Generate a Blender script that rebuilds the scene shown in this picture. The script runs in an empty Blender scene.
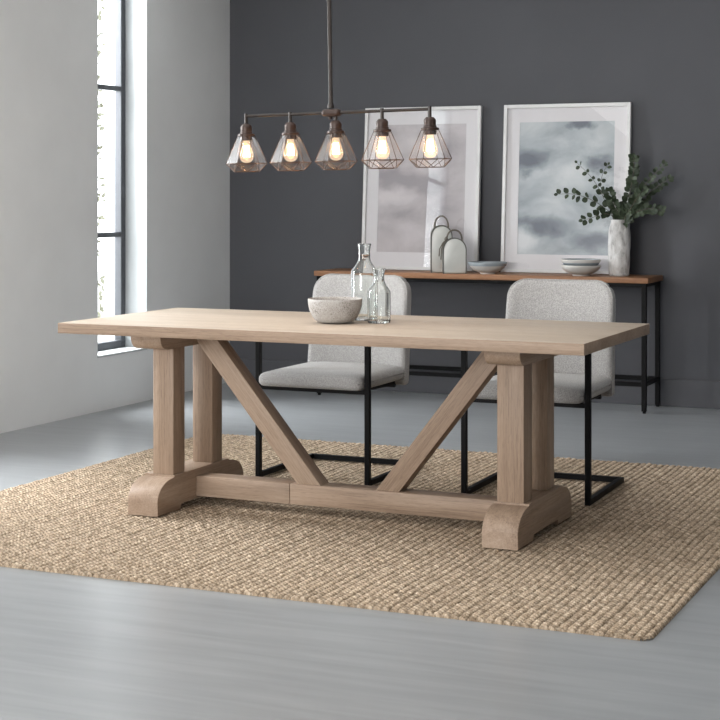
import bpy, bmesh, math, random
import numpy as np
from mathutils import Vector, Matrix

random.seed(7)
np.random.seed(7)
scene = bpy.context.scene
COL = scene.collection
PI = math.pi

# ------------------------------------------------------------------ materials
def new_mat(name):
    m = bpy.data.materials.new(name)
    m.use_nodes = True
    nt = m.node_tree
    nt.nodes.clear()
    out = nt.nodes.new('ShaderNodeOutputMaterial')
    return m, nt, out

def N(nt, kind, **kw):
    n = nt.nodes.new(kind)
    for k, v in kw.items():
        if k in n.inputs.keys():
            n.inputs[k].default_value = v
        else:
            setattr(n, k, v)
    return n

def L(nt, a, b):
    nt.links.new(a, b)

def ramp(nt, fac, stops, interp='LINEAR'):
    r = nt.nodes.new('ShaderNodeValToRGB')
    r.color_ramp.interpolation = interp
    e = r.color_ramp.elements
    while len(e) < len(stops):
        e.new(0.5)
    for el, (p, c) in zip(e, stops):
        el.position = p
        el.color = (*c, 1) if len(c) == 3 else c
    L(nt, fac, r.inputs['Fac'])
    return r

def srgb(r, g, b):
    def f(c):
        c /= 255.0
        return c / 12.92 if c <= 0.04045 else ((c + 0.055) / 1.055) ** 2.4
    return (f(r), f(g), f(b))

def coords(nt, scale=(1, 1, 1), rand=True, rot=(0, 0, 0)):
    tc = N(nt, 'ShaderNodeTexCoord')
    mp = N(nt, 'ShaderNodeMapping')
    mp.inputs['Scale'].default_value = scale
    mp.inputs['Rotation'].default_value = rot
    src = tc.outputs['Object']
    if rand:
        oi = N(nt, 'ShaderNodeObjectInfo')
        mul = N(nt, 'ShaderNodeMath', operation='MULTIPLY')
        mul.inputs[1].default_value = 13.7
        L(nt, oi.outputs['Random'], mul.inputs[0])
        add = N(nt, 'ShaderNodeVectorMath', operation='ADD')
        L(nt, src, add.inputs[0])
        L(nt, mul.outputs[0], add.inputs[1])
        src = add.outputs[0]
    L(nt, src, mp.inputs['Vector'])
    return mp.outputs['Vector'], tc

def principled(nt, out, **kw):
    b = nt.nodes.new('ShaderNodeBsdfPrincipled')
    for k, v in kw.items():
        b.inputs[k].default_value = v
    L(nt, b.outputs[0], out.inputs['Surface'])
    return b

def bump(nt, b, height, strength=0.2, dist=0.01):
    bp = N(nt, 'ShaderNodeBump')
    bp.inputs['Strength'].default_value = strength
    bp.inputs['Distance'].default_value = dist
    L(nt, height, bp.inputs['Height'])
    L(nt, bp.outputs[0], b.inputs['Normal'])

def mat_wood(name, axis, dark, mid, light, rough=0.5, planks=None):
    m, nt, out = new_mat(name)
    sc = [9.0, 9.0, 9.0]; sc[axis] = 0.8
    v, tc = coords(nt, tuple(sc))
    n1 = N(nt, 'ShaderNodeTexNoise', Scale=1.0, Detail=7.0, Roughness=0.62, Distortion=0.8)
    L(nt, v, n1.inputs['Vector'])
    sf = [150.0, 150.0, 150.0]; sf[axis] = 4.0
    v2, _ = coords(nt, tuple(sf))
    n2 = N(nt, 'ShaderNodeTexNoise', Scale=1.0, Detail=3.0, Roughness=0.6)
    L(nt, v2, n2.inputs['Vector'])
    mix = N(nt, 'ShaderNodeMix', data_type='FLOAT')
    mix.inputs['Factor'].default_value = 0.38
    L(nt, n1.outputs['Fac'], mix.inputs['A'])
    L(nt, n2.outputs['Fac'], mix.inputs['B'])
    r = ramp(nt, mix.outputs[0], [(0.30, dark), (0.5, mid), (0.70, light)])
    sp = [330.0, 330.0, 330.0]; sp[axis] = 30.0
    v3, _ = coords(nt, tuple(sp))
    n3 = N(nt, 'ShaderNodeTexNoise', Scale=1.0, Detail=1.0)
    L(nt, v3, n3.inputs['Vector'])
    pr = ramp(nt, n3.outputs['Fac'], [(0.36, (0.62, 0.60, 0.58)), (0.47, (1, 1, 1))])
    pm = N(nt, 'ShaderNodeMix', data_type='RGBA', blend_type='MULTIPLY'); pm.inputs['Factor'].default_value = 0.35
    L(nt, r.outputs['Color'], pm.inputs['A']); L(nt, pr.outputs['Color'], pm.inputs['B'])
    col = pm.outputs['Result']
    if planks:
        sep = N(nt, 'ShaderNodeSeparateXYZ')
        L(nt, tc.outputs['Object'], sep.inputs[0])
        d = N(nt, 'ShaderNodeMath', operation='DIVIDE')
        d.inputs[1].default_value = planks
        L(nt, sep.outputs['Y'], d.inputs[0])
        fl = N(nt, 'ShaderNodeMath', operation='FLOOR')
        L(nt, d.outputs[0], fl.inputs[0])
        wn = N(nt, 'ShaderNodeTexWhiteNoise', noise_dimensions='1D')
        L(nt, fl.outputs[0], wn.inputs['W'])
        mr = N(nt, 'ShaderNodeMapRange')
        mr.inputs['To Min'].default_value = 0.93
        mr.inputs['To Max'].default_value = 1.05
        L(nt, wn.outputs['Value'], mr.inputs['Value'])
        hs = N(nt, 'ShaderNodeHueSaturation')
        L(nt, mr.outputs[0], hs.inputs['Value'])
        L(nt, col, hs.inputs['Color'])
        col = hs.outputs[0]
    b = principled(nt, out, Roughness=rough)
    b.inputs['Specular IOR Level'].default_value = 0.35
    L(nt, col, b.inputs['Base Color'])
    bump(nt, b, n2.outputs['Fac'], 0.25, 0.002)
    return m

def mat_plain(name, color, rough=0.5, metal=0.0, noise=0.0, nscale=20.0, bumpy=0.0, bdist=0.004, spec=0.5):
    m, nt, out = new_mat(name)
    b = principled(nt, out, Roughness=rough, Metallic=metal)
    b.inputs['Specular IOR Level'].default_value = spec
    v, _ = coords(nt)
    n = N(nt, 'ShaderNodeTexNoise', Scale=nscale, Detail=4.0)
    L(nt, v, n.inputs['Vector'])
    lo = tuple(c * (1 - noise) for c in color)
    hi = tuple(min(1, c * (1 + noise)) for c in color)
    r = ramp(nt, n.outputs['Fac'], [(0.3, lo), (0.7, hi)])
    L(nt, r.outputs['Color'], b.inputs['Base Color'])
    if bumpy:
        bump(nt, b, n.outputs['Fac'], bumpy, bdist)
    return m

def mat_thin_glass(name, tint=(1, 1, 1), rough=0.0, ior=1.22, boost=0.0, glow=None):
    m, nt, out = new_mat(name)
    tr = N(nt, 'ShaderNodeBsdfTransparent'); tr.inputs['Color'].default_value = (*tint, 1)
    gl = N(nt, 'ShaderNodeBsdfGlossy'); gl.inputs['Roughness'].default_value = rough
    fr = N(nt, 'ShaderNodeFresnel'); fr.inputs['IOR'].default_value = ior
    # the same reflectance from either side of the thin pane
    gm = N(nt, 'ShaderNodeNewGeometry')
    io = N(nt, 'ShaderNodeMapRange'); io.inputs['To Min'].default_value = ior; io.inputs['To Max'].default_value = 1.0 / ior
    L(nt, gm.outputs['Backfacing'], io.inputs['Value']); L(nt, io.outputs[0], fr.inputs['IOR'])
    ad = N(nt, 'ShaderNodeMath', operation='ADD', use_clamp=True); ad.inputs[1].default_value = boost
    L(nt, fr.outputs[0], ad.inputs[0])
    mx = N(nt, 'ShaderNodeMixShader')
    L(nt, ad.outputs[0], mx.inputs[0]); L(nt, tr.outputs[0], mx.inputs[1]); L(nt, gl.outputs[0], mx.inputs[2])
    res = mx
    if glow:
        em = N(nt, 'ShaderNodeEmission'); em.inputs['Color'].default_value = (*glow[0], 1); em.inputs['Strength'].default_value = glow[1]
        res = N(nt, 'ShaderNodeAddShader'); L(nt, mx.outputs[0], res.inputs[0]); L(nt, em.outputs[0], res.inputs[1])
    L(nt, res.outputs[0], out.inputs['Surface'])
    return m

def mat_glass(name, tint=(1, 1, 1), rough=0.0):
    m, nt, out = new_mat(name)
    b = principled(nt, out, Roughness=rough, IOR=1.45)
    b.inputs['Base Color'].default_value = (*tint, 1)
    b.inputs['Transmission Weight'].default_value = 1.0
    return m

def mat_emit(name, color, strength):
    m, nt, out = new_mat(name)
    e = N(nt, 'ShaderNodeEmission')
    e.inputs['Color'].default_value = (*color, 1)
    e.inputs['Strength'].default_value = strength
    L(nt, e.outputs[0], out.inputs['Surface'])
    return m

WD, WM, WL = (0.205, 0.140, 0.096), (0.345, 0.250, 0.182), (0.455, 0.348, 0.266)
M = {}
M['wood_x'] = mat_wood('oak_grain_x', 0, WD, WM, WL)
M['wood_y'] = mat_wood('oak_grain_y', 1, WD, WM, WL)
M['wood_z'] = mat_wood('oak_grain_z', 2, WD, WM, WL)
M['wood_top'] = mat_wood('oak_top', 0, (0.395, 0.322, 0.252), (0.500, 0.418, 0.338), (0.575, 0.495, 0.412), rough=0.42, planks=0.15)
M['walnut'] = mat_wood('console_oak', 0, (0.150, 0.068, 0.032), (0.270, 0.130, 0.064), (0.365, 0.190, 0.100), rough=0.45)
M['black'] = mat_plain('black_steel', (0.0035, 0.0035, 0.004), 0.5, 0.0, 0.15, 60, spec=0.12)
M['bronze'] = mat_plain('dark_bronze', (0.022, 0.016, 0.013), 0.40, 0.3, 0.25, 30)
M['copper'] = mat_plain('socket_copper', (0.034, 0.018, 0.013), 0.42, 0.3, 0.25, 30)
M['wire'] = mat_plain('cage_copper', (0.09, 0.054, 0.038), 0.38, 0.7, 0.15, 30)
M['white_frame'] = mat_plain('white_frame', (0.72, 0.72, 0.72), 0.4, 0, 0.02)
M['mat_board'] = mat_plain('mat_board', (0.76, 0.745, 0.77), 0.8, 0, 0.01)
M['picture_glass'] = mat_thin_glass('picture_glass', ior=1.72)
M['shade_glass'] = mat_thin_glass('shade_glass', (0.985, 0.975, 0.97), rough=0.28, ior=1.3, boost=0.0)
M['bulb_glass'] = mat_thin_glass('bulb_glass', (1.0, 0.93, 0.84), ior=1.4, glow=((1.0, 0.76, 0.50), 0.36))
M['window_glass'] = mat_thin_glass('window_glass', ior=1.3)
M['bottle_glass'] = mat_glass('bottle_glass', (0.975, 0.995, 0.985))
M['filament'] = mat_emit('filament', (1.0, 0.66, 0.36), 32.0)
M['window_frame'] = mat_plain('window_frame', (0.085, 0.09, 0.10), 0.45, 0.2, 0.05)
M['reveal'] = mat_plain('reveal_white', (0.54, 0.565, 0.575), 0.7, 0, 0.01)
M['wall_light'] = mat_plain('plaster_light', (0.79, 0.80, 0.80), 0.85, 0, 0.03, 2.5, 0.04, 0.003, spec=0.25)
M['wall_dark'] = mat_plain('paint_charcoal', (0.080, 0.082, 0.092), 0.62, 0, 0.05, 2.0, 0.03, 0.003, spec=0.3)
M['base_dark'] = mat_plain('skirting_charcoal', (0.080, 0.082, 0.092), 0.5, 0, 0.03, 3.0, spec=0.35)
M['ceiling'] = mat_plain('ceiling_white', (0.72, 0.72, 0.71), 0.9)
M['sage'] = mat_plain('sage_glaze', (0.60, 0.61, 0.585), 0.28, 0, 0.07, 9, spec=0.5)
M['olive_edge'] = mat_plain('dark_edge_glaze', (0.105, 0.105, 0.092), 0.5, 0, 0.15, 40)
M['twine'] = mat_plain('twine', (0.17, 0.15, 0.125), 0.9, 0, 0.4, 220, 0.5, 0.002)
M['bowl_in'] = mat_plain('bowl_blue_glaze', (0.30, 0.335, 0.36), 0.25, 0, 0.1, 20)
M['bowl_clay'] = mat_plain('bowl_cream_glaze', (0.56, 0.54, 0.51), 0.35, 0, 0.06, 14)
M['stem'] = mat_plain('stem_brown', (0.085, 0.075, 0.05), 0.7, 0, 0.2, 40)
M['leaf_pale'] = mat_plain('foliage_pale', (0.20, 0.20, 0.14), 0.8, 0, 0.3, 5)
M['bark_pale'] = mat_plain('bark_pale', (0.35, 0.3, 0.24), 0.9, 0, 0.2, 10)

def mat_leaf():
    m, nt, out = new_mat('eucalyptus_leaf')
    b = principled(nt, out, Roughness=0.55)
    b.inputs['Specular IOR Level'].default_value = 0.35
    v, _ = coords(nt)
    n = N(nt, 'ShaderNodeTexNoise', Scale=24.0, Detail=1.0)
    L(nt, v, n.inputs['Vector'])
    r = ramp(nt, n.outputs['Fac'], [(0.3, (0.018, 0.028, 0.015)), (0.55, (0.036, 0.052, 0.028)), (0.75, (0.075, 0.098, 0.062))])
    L(nt, r.outputs['Color'], b.inputs['Base Color'])
    return m
M['leaf'] = mat_leaf()

def mat_speckle():
    m, nt, out = new_mat('speckled_stone')
    v, _ = coords(nt)
    vo = N(nt, 'ShaderNodeTexNoise', Scale=260.0, Detail=2.0, Roughness=0.6)
    L(nt, v, vo.inputs['Vector'])
    big = N(nt, 'ShaderNodeTexNoise', Scale=16.0, Detail=3.0)
    L(nt, v, big.inputs['Vector'])
    mx = N(nt, 'ShaderNodeMix', data_type='FLOAT'); mx.inputs['Factor'].default_value = 0.35
    L(nt, vo.outputs['Fac'], mx.inputs['A']); L(nt, big.outputs['Fac'], mx.inputs['B'])
    r = ramp(nt, mx.outputs[0], [(0.34, (0.10, 0.085, 0.072)), (0.45, (0.34, 0.325, 0.31)), (0.62, (0.46, 0.45, 0.44))])
    b = principled(nt, out, Roughness=0.75)
    L(nt, r.outputs['Color'], b.inputs['Base Color'])
    bump(nt, b, vo.outputs['Fac'], 0.25, 0.002)
    return m
M['speckle'] = mat_speckle()

def mat_fabric():
    m, nt, out = new_mat('light_grey_weave')
    v, _ = coords(nt)
    n = N(nt, 'ShaderNodeTexNoise', Scale=260.0, Detail=2.0, Roughness=0.6)
    L(nt, v, n.inputs['Vector'])
    vo = N(nt, 'ShaderNodeTexVoronoi', Scale=260.0)
    L(nt, v, vo.inputs['Vector'])
    mx = N(nt, 'ShaderNodeMix', data_type='FLOAT'); mx.inputs['Factor'].default_value = 0.5
    L(nt, n.outputs['Fac'], mx.inputs['A']); L(nt, vo.outputs['Distance'], mx.inputs['B'])
    r = ramp(nt, mx.outputs[0], [(0.28, (0.215, 0.213, 0.211)), (0.5, (0.350, 0.346, 0.343)), (0.72, (0.45, 0.446, 0.442))])
    b = principled(nt, out, Roughness=0.95)
    b.inputs['Sheen Weight'].default_value = 0.15
    b.inputs['Specular IOR Level'].default_value = 0.15
    L(nt, r.outputs['Color'], b.inputs['Base Color'])
    bump(nt, b, mx.outputs[0], 0.4, 0.002)
    return m
M['fabric'] = mat_fabric()

def mat_vase():
    m, nt, out = new_mat('hammered_white_clay')
    v, _ = coords(nt, (1, 1, 0.45))
    n = N(nt, 'ShaderNodeTexNoise', Scale=34.0, Detail=4.0, Roughness=0.6, Distortion=0.5)
    L(nt, v, n.inputs['Vector'])
    r = ramp(nt, n.outputs['Fac'], [(0.30, (0.27, 0.26, 0.25)), (0.46, (0.52, 0.51, 0.50)), (0.65, (0.66, 0.655, 0.65))])
    b = principled(nt, out, Roughness=0.6)
    L(nt, r.outputs['Color'], b.inputs['Base Color'])
    bump(nt, b, n.outputs['Fac'], 0.9, 0.012)
    return m
M['vase'] = mat_vase()

def mat_floor():
    m, nt, out = new_mat('polished_concrete')
    v, _ = coords(nt, (0.5, 0.5, 0.5), rand=False)
    n = N(nt, 'ShaderNodeTexNoise', Scale=1.6, Detail=8.0, Roughness=0.6, Distortion=0.4)
    L(nt, v, n.inputs['Vector'])
    v2, _ = coords(nt, (0.9, 9.0, 1), rand=False, rot=(0, 0, -0.35))
    s = N(nt, 'ShaderNodeTexNoise', Scale=2.2, Detail=3.0, Roughness=0.5, Distortion=0.3)
    L(nt, v2, s.inputs['Vector'])
    mx = N(nt, 'ShaderNodeMix', data_type='FLOAT'); mx.inputs['Factor'].default_value = 0.55
    L(nt, n.outputs['Fac'], mx.inputs['A']); L(nt, s.outputs['Fac'], mx.inputs['B'])
    r = ramp(nt, mx.outputs[0], [(0.30, (0.235, 0.248, 0.259)), (0.5, (0.285, 0.299, 0.311)), (0.70, (0.338, 0.352, 0.364))])
    b = principled(nt, out, Roughness=0.3)
    b.inputs['Specular IOR Level'].default_value = 0.5
    L(nt, r.outputs['Color'], b.inputs['Base Color'])
    rr = N(nt, 'ShaderNodeMapRange')
    rr.inputs['To Min'].default_value = 0.27; rr.inputs['To Max'].default_value = 0.33
    L(nt, mx.outputs[0], rr.inputs['Value'])
    L(nt, rr.outputs[0], b.inputs['Roughness'])
    return m
M['floor'] = mat_floor()

def mat_rug():
    m, nt, out = new_mat('woven_jute')
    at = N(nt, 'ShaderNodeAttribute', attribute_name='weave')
    v, _ = coords(nt, (260, 60, 60), rand=False, rot=(0, 0, 0.5))
    n = N(nt, 'ShaderNodeTexNoise', Scale=1.0, Detail=3.0, Roughness=0.7)
    L(nt, v, n.inputs['Vector'])
    v3, _ = coords(nt, (1, 1, 1), rand=False)
    pat = N(nt, 'ShaderNodeTexNoise', Scale=70.0, Detail=2.0, Roughness=0.7)
    L(nt, v3, pat.inputs['Vector'])
    mx = N(nt, 'ShaderNodeMix', data_type='FLOAT'); mx.inputs['Factor'].default_value = 0.5
    L(nt, n.outputs['Fac'], mx.inputs['A']); L(nt, pat.outputs['Fac'], mx.inputs['B'])
    r = ramp(nt, mx.outputs[0], [(0.30, (0.115, 0.078, 0.047)), (0.48, (0.305, 0.234, 0.166)), (0.66, (0.525, 0.442, 0.343))])
    groove_shade = ramp(nt, at.outputs['Fac'], [(0.06, (0.13, 0.115, 0.10)), (0.30, (0.70, 0.69, 0.68)), (0.8, (1.25, 1.25, 1.25))])  # shade between the braids put into the colour, darkest in the grooves
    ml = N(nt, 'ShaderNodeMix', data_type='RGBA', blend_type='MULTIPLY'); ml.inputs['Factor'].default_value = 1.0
    L(nt, r.outputs['Color'], ml.inputs['A']); L(nt, groove_shade.outputs['Color'], ml.inputs['B'])
    b = principled(nt, out, Roughness=0.95)
    b.inputs['Specular IOR Level'].default_value = 0.1
    L(nt, ml.outputs['Result'], b.inputs['Base Color'])
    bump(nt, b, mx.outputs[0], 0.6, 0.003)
    return m
M['rug'] = mat_rug()

def mat_art(name, stops, seed, marks):
    """watercolour wash: soft clouds, a few darker patches at chosen places (object x, z)"""
    m, nt, out = new_mat(name)
    tc = N(nt, 'ShaderNodeTexCoord')
    mp = N(nt, 'ShaderNodeMapping')
    mp.inputs['Scale'].default_value = (1.9, 1, 3.0)
    mp.inputs['Location'].default_value = (seed, 0, seed * 1.7)
    mp.inputs['Rotation'].default_value = (0, 0.18, 0)
    L(nt, tc.outputs['Object'], mp.inputs['Vector'])
    n = N(nt, 'ShaderNodeTexNoise', Scale=1.6, Detail=8.0, Roughness=0.58, Distortion=0.35)
    L(nt, mp.outputs[0], n.inputs['Vector'])
    cur = n.outputs['Fac']
    n2 = N(nt, 'ShaderNodeTexNoise', Scale=7.0, Detail=4.0, Roughness=0.6)
    L(nt, tc.outputs['Object'], n2.inputs['Vector'])
    for (x, z, rx, rz, amt) in marks:
        m2 = N(nt, 'ShaderNodeMapping')
        m2.inputs['Location'].default_value = (-x / rx, 0, -z / rz)
        m2.inputs['Scale'].default_value = (1 / rx, 0, 1 / rz)
        wob = N(nt, 'ShaderNodeVectorMath', operation='MULTIPLY_ADD')
        wob.inputs[1].default_value = (0.16, 0.0, 0.10); wob.inputs[2].default_value = (-0.08, 0.0, -0.05)
        L(nt, n2.outputs['Color'], wob.inputs[0])
        off = N(nt, 'ShaderNodeVectorMath', operation='ADD')
        L(nt, tc.outputs['Object'], off.inputs[0]); L(nt, wob.outputs[0], off.inputs[1])
        L(nt, off.outputs[0], m2.inputs['Vector'])
        g = N(nt, 'ShaderNodeTexGradient', gradient_type='SPHERICAL')
        L(nt, m2.outputs[0], g.inputs['Vector'])
        ma = N(nt, 'ShaderNodeMath', operation='MULTIPLY_ADD'); ma.inputs[1].default_value = amt
        L(nt, g.outputs['Fac'], ma.inputs[0]); L(nt, cur, ma.inputs[2])
        cur = ma.outputs[0]
    r = ramp(nt, cur, stops)
    b = principled(nt, out, Roughness=0.85)
    b.inputs['Specular IOR Level'].default_value = 0.1
    L(nt, r.outputs['Color'], b.inputs['Base Color'])
    return m
M['art_pink'] = mat_art('print_blush_clouds',
    [(0.25, srgb(168, 163, 168)), (0.45, srgb(192, 187, 190)), (0.6, srgb(205, 200, 203)), (0.8, srgb(218, 213, 215))], 2.3,
    [(-0.17, 0.58, 0.22, 0.09, -0.42), (-0.20, 0.465, 0.20, 0.06, 0.42), (0.08, 0.55, 0.25, 0.10, -0.22), (-0.10, 0.35, 0.28, 0.07, -0.22), (0.2, 0.78, 0.22, 0.10, -0.2), (-0.05, 0.80, 0.2, 0.08, 0.25)])
M['art_blue'] = mat_art('print_blue_clouds',
    [(0.10, srgb(118, 124, 134)), (0.32, srgb(150, 158, 166)), (0.5, srgb(182, 190, 195)), (0.68, srgb(206, 211, 214)), (0.85, srgb(220, 223, 226))], 5.1,
    [(0.085, 0.905, 0.11, 0.045, -0.85), (-0.24, 0.69, 0.16, 0.09, -0.45), (0.178, 0.665, 0.13, 0.07, -0.48), (-0.15, 0.285, 0.26, 0.07, -0.55),
     (0.19, 0.20, 0.22, 0.07, -0.52), (-0.025, 0.605, 0.22, 0.14, 0.22), (-0.26, 0.21, 0.12, 0.09, 0.40), (-0.24, 0.60, 0.07, 0.03, -0.35), (0.0, 0.80, 0.3, 0.06, 0.15)])

# ------------------------------------------------------------------ mesh helpers
def finish(name, bm, mat, parent=None, loc=None, rot=None, smooth=35):
    bmesh.ops.recalc_face_normals(bm, faces=bm.faces[:])
    me = bpy.data.meshes.new(name)
    bm.to_mesh(me); bm.free()
    for mm in (mat if isinstance(mat, (list, tuple)) else [mat]):
        me.materials.append(mm)
    if smooth:
        for p in me.polygons:
            p.use_smooth = True
        if smooth < 180:
            me.set_sharp_from_angle(angle=math.radians(smooth))
    o = bpy.data.objects.new(name, me)
    COL.objects.link(o)
    if parent is not None:
        o.parent = parent
    if loc: o.location = loc
    if rot: o.rotation_euler = rot
    return o

def tag(o, label=None, cat=None, group=None, kind=None):
    if label: o['label'] = label
    if cat: o['category'] = cat
    if group: o['group'] = group
    if kind: o['kind'] = kind
    return o

def empty(name, loc=(0, 0, 0), rz=0.0):
    o = bpy.data.objects.new(name, None)
    o.empty_display_size = 0.1
    o.location = loc
    o.rotation_euler = (0, 0, rz)
    COL.objects.link(o)
    return o

def copy_tree(o, parent=None):
    c = o.copy()
    COL.objects.link(c)
    if parent is not None:
        c.parent = parent
    for ch in list(o.children):
        copy_tree(ch, c)
    return c

def add_box(bm, lo, hi, bev=0.0, seg=2):
    x0, y0, z0 = lo; x1, y1, z1 = hi
    vs = [bm.verts.new(p) for p in ((x0, y0, z0), (x1, y0, z0), (x1, y1, z0), (x0, y1, z0), (x0, y0, z1), (x1, y0, z1), (x1, y1, z1), (x0, y1, z1))]
    fs = [bm.faces.new([vs[i] for i in q]) for q in ((3, 2, 1, 0), (4, 5, 6, 7), (0, 1, 5, 4), (1, 2, 6, 5), (2, 3, 7, 6), (3, 0, 4, 7))]
    if bev:
        es = list({e for f in fs for e in f.edges})
        bmesh.ops.bevel(bm, geom=es, offset=bev, segments=seg, affect='EDGES', profile=0.5)

def box_bm(lo, hi, bev=0.0, seg=2):
    bm = bmesh.new(); add_box(bm, lo, hi, bev, seg); return bm

def add_prism(bm, pts, axis, a0, a1, bev=0.0, seg=2, all_edges=False):
    """polygon pts (2D, other two axes in order) extruded along axis"""
    def P(p, a):
        q = list(p); q.insert(axis, a); return q
    A = [bm.verts.new(P(p, a0)) for p in pts]
    B = [bm.verts.new(P(p, a1)) for p in pts]
    fa = bm.faces.new(A[::-1]); fb = bm.faces.new(B)
    n = len(pts)
    fs = [bm.faces.new((A[i], A[(i + 1) % n], B[(i + 1) % n], B[i])) for i in range(n)]
    if bev:
        es = list({e for f in (fa, fb) for e in f.edges})
        bmesh.ops.bevel(bm, geom=es, offset=bev, segments=seg, affect='EDGES', profile=0.5)

def add_tube(bm, pts, r, seg=8, closed=False, caps=True):
    """tube along a polyline, parallel-transported frame; r number or list"""
    pts = [Vector(p) for p in pts]
    n = len(pts)
    rs = r if isinstance(r, (list, tuple)) else [r] * n
    rings = []
    t0 = (pts[1] - pts[0]).normalized()
    up = Vector((0, 0, 1)) if abs(t0.z) < 0.9 else Vector((1, 0, 0))
    u = t0.cross(up).normalized()
    for i in range(n):
        if closed:
            t = (pts[(i + 1) % n] - pts[i - 1]).normalized()
        else:
            t = (pts[min(i + 1, n - 1)] - pts[max(i - 1, 0)]).normalized()
        u = (u - t * u.dot(t)).normalized()
        w = t.cross(u)
        rings.append([bm.verts.new(pts[i] + (u * math.cos(2 * PI * k / seg) + w * math.sin(2 * PI * k / seg)) * rs[i]) for k in range(seg)])
    m = n if closed else n - 1
    for i in range(m):
        a, b = rings[i], rings[(i + 1) % n]
        for k in range(seg):
            bm.faces.new((a[k], a[(k + 1) % seg], b[(k + 1) % seg], b[k]))
    if caps and not closed:
        bm.faces.new(rings[0][::-1]); bm.faces.new(rings[-1])

def add_lathe(bm, prof, seg=48, center=(0, 0), shape=None):
    """prof: list of (r, z); shape(theta, i) multiplies the radius"""
    rings = []
    for i, (r, z) in enumerate(prof):
        if r < 1e-6:
            rings.append([bm.verts.new((center[0], center[1], z))])
        else:
            ring = []
            for k in range(seg):
                t = 2 * PI * k / seg
                rr = r * (shape(t, i) if shape else 1)
                ring.append(bm.verts.new((center[0] + rr * math.cos(t), center[1] + rr * math.sin(t), z)))
            rings.append(ring)
    for a, b in zip(rings, rings[1:]):
        if len(a) == 1 and len(b) == 1: continue
        for k in range(seg):
            k2 = (k + 1) % seg
            if len(a) == 1: bm.faces.new((a[0], b[k], b[k2]))
            elif len(b) == 1: bm.faces.new((a[k], a[k2], b[0]))
            else: bm.faces.new((a[k], a[k2], b[k2], b[k]))

def add_bar(bm, a, b, w, h=None, bev=0.0015):
    """square bar from a to b (axis aligned or not), section w x h"""
    a, b = Vector(a), Vector(b); h = h or w
    t = (b - a).normalized()
    up = Vector((0, 0, 1)) if abs(t.z) < 0.9 else Vector((0, 1, 0))
    u = t.cross(up).normalized(); v = u.cross(t).normalized()
    vs = []
    for p in (a, b):
        for su, sv in ((-1, -1), (1, -1), (1, 1), (-1, 1)):
            vs.append(bm.verts.new(p + u * su * w / 2 + v * sv * h / 2))
    fs = [bm.faces.new([vs[i] for i in q]) for q in ((3, 2, 1, 0), (4, 5, 6, 7), (0, 1, 5, 4), (1, 2, 6, 5), (2, 3, 7, 6), (3, 0, 4, 7))]
    if bev:
        bmesh.ops.bevel(bm, geom=list({e for f in fs for e in f.edges}), offset=bev, segments=1, affect='EDGES')

def rounded_box_bm(sx, sy, sz, r, n=18, deform=None):
    """soft box centred on the origin, edge radius r; deform(v) moves each vertex"""
    bm = bmesh.new()
    def remap(t): return math.sin(t * PI / 2)
    ax = [remap(-1 + 2 * i / n) for i in range(n + 1)]
    half = Vector((sx / 2, sy / 2, sz / 2))
    cache = {}
    def vert(p):
        q = Vector((p[0] * half.x, p[1] * half.y, p[2] * half.z))
        inner = Vector([max(-half[i] + r, min(half[i] - r, q[i])) for i in range(3)])
        d = q - inner
        if d.length > 1e-9:
            q = inner + d.normalized() * r
        key = (round(p[0], 5), round(p[1], 5), round(p[2], 5))
        if key not in cache:
            if deform: q = Vector(deform(q))
            cache[key] = bm.verts.new(q)
        return cache[key]
    for a in range(3):
        for s in (-1, 1):
            o1, o2 = [i for i in range(3) if i != a]
            for i in range(n):
                for j in range(n):
                    q = []
                    for di, dj in ((0, 0), (1, 0), (1, 1), (0, 1)):
                        p = [0, 0, 0]; p[a] = s; p[o1] = ax[i + di]; p[o2] = ax[j + dj]
                        q.append(vert(p))
                    bm.faces.new(q)
    return bm

def arc(cx, cy, r, a0, a1, n):
    return [(cx + r * math.cos(math.radians(a0 + (a1 - a0) * i / n)), cy + r * math.sin(math.radians(a0 + (a1 - a0) * i / n))) for i in range(n + 1)]

# ------------------------------------------------------------------ the room
XL, YB, XR, YF, ZC = -2.594, 3.743, 4.6, -7.6, 2.78
WT = 0.30
openings = [(2.156, 2.697, 0.311, 2.62), (-0.46, 0.09, 0.311, 2.62)]

bm = bmesh.new(); add_box(bm, (XL - WT, YF - 0.2, -0.12), (XR + 0.2, YB + 0.2, 0.0))
tag(finish('floor', bm, M['floor'], smooth=0), kind='structure')
bm = bmesh.new(); add_box(bm, (XL - WT, YF - 0.2, ZC), (XR + 0.2, YB + 0.2, ZC + 0.12))
tag(finish('ceiling', bm, M['ceiling'], smooth=0), kind='structure')
bm = bmesh.new(); add_box(bm, (XL - WT, YB, 0), (XR + 0.2, YB + 0.2, ZC))
tag(finish('wall_back', bm, M['wall_dark'], smooth=0), kind='structure')
bm = bmesh.new()
cur = YB
for (y0, y1, z0, z1) in openings:
    add_box(bm, (XL - WT, y1, 0), (XL, cur, ZC))
    add_box(bm, (XL - WT, y0, 0), (XL, y1, z0))
    add_box(bm, (XL - WT, y0, z1), (XL, y1, ZC))
    cur = y0
add_box(bm, (XL - WT, YF, 0), (XL, cur, ZC))
tag(finish('wall_left', bm, M['wall_light'], smooth=0), kind='structure')
bm = bmesh.new(); add_box(bm, (XR, YF, 0), (XR + 0.2, YB, ZC))
tag(finish('wall_right', bm, mat_plain('plaster_mid', (0.36, 0.36, 0.36), 0.85), smooth=0), kind='structure')
bm = bmesh.new(); add_box(bm, (XL, YF - 0.2, 0), (XR, YF, ZC))
tag(finish('wall_front', bm, M['wall_light'], smooth=0), kind='structure')
bm = bmesh.new(); add_box(bm, (XL, YB - 0.014, 0), (XR, YB, 0.162), 0.002, 1)
tag(finish('baseboard_back', bm, M['base_dark']), kind='structure')

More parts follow.
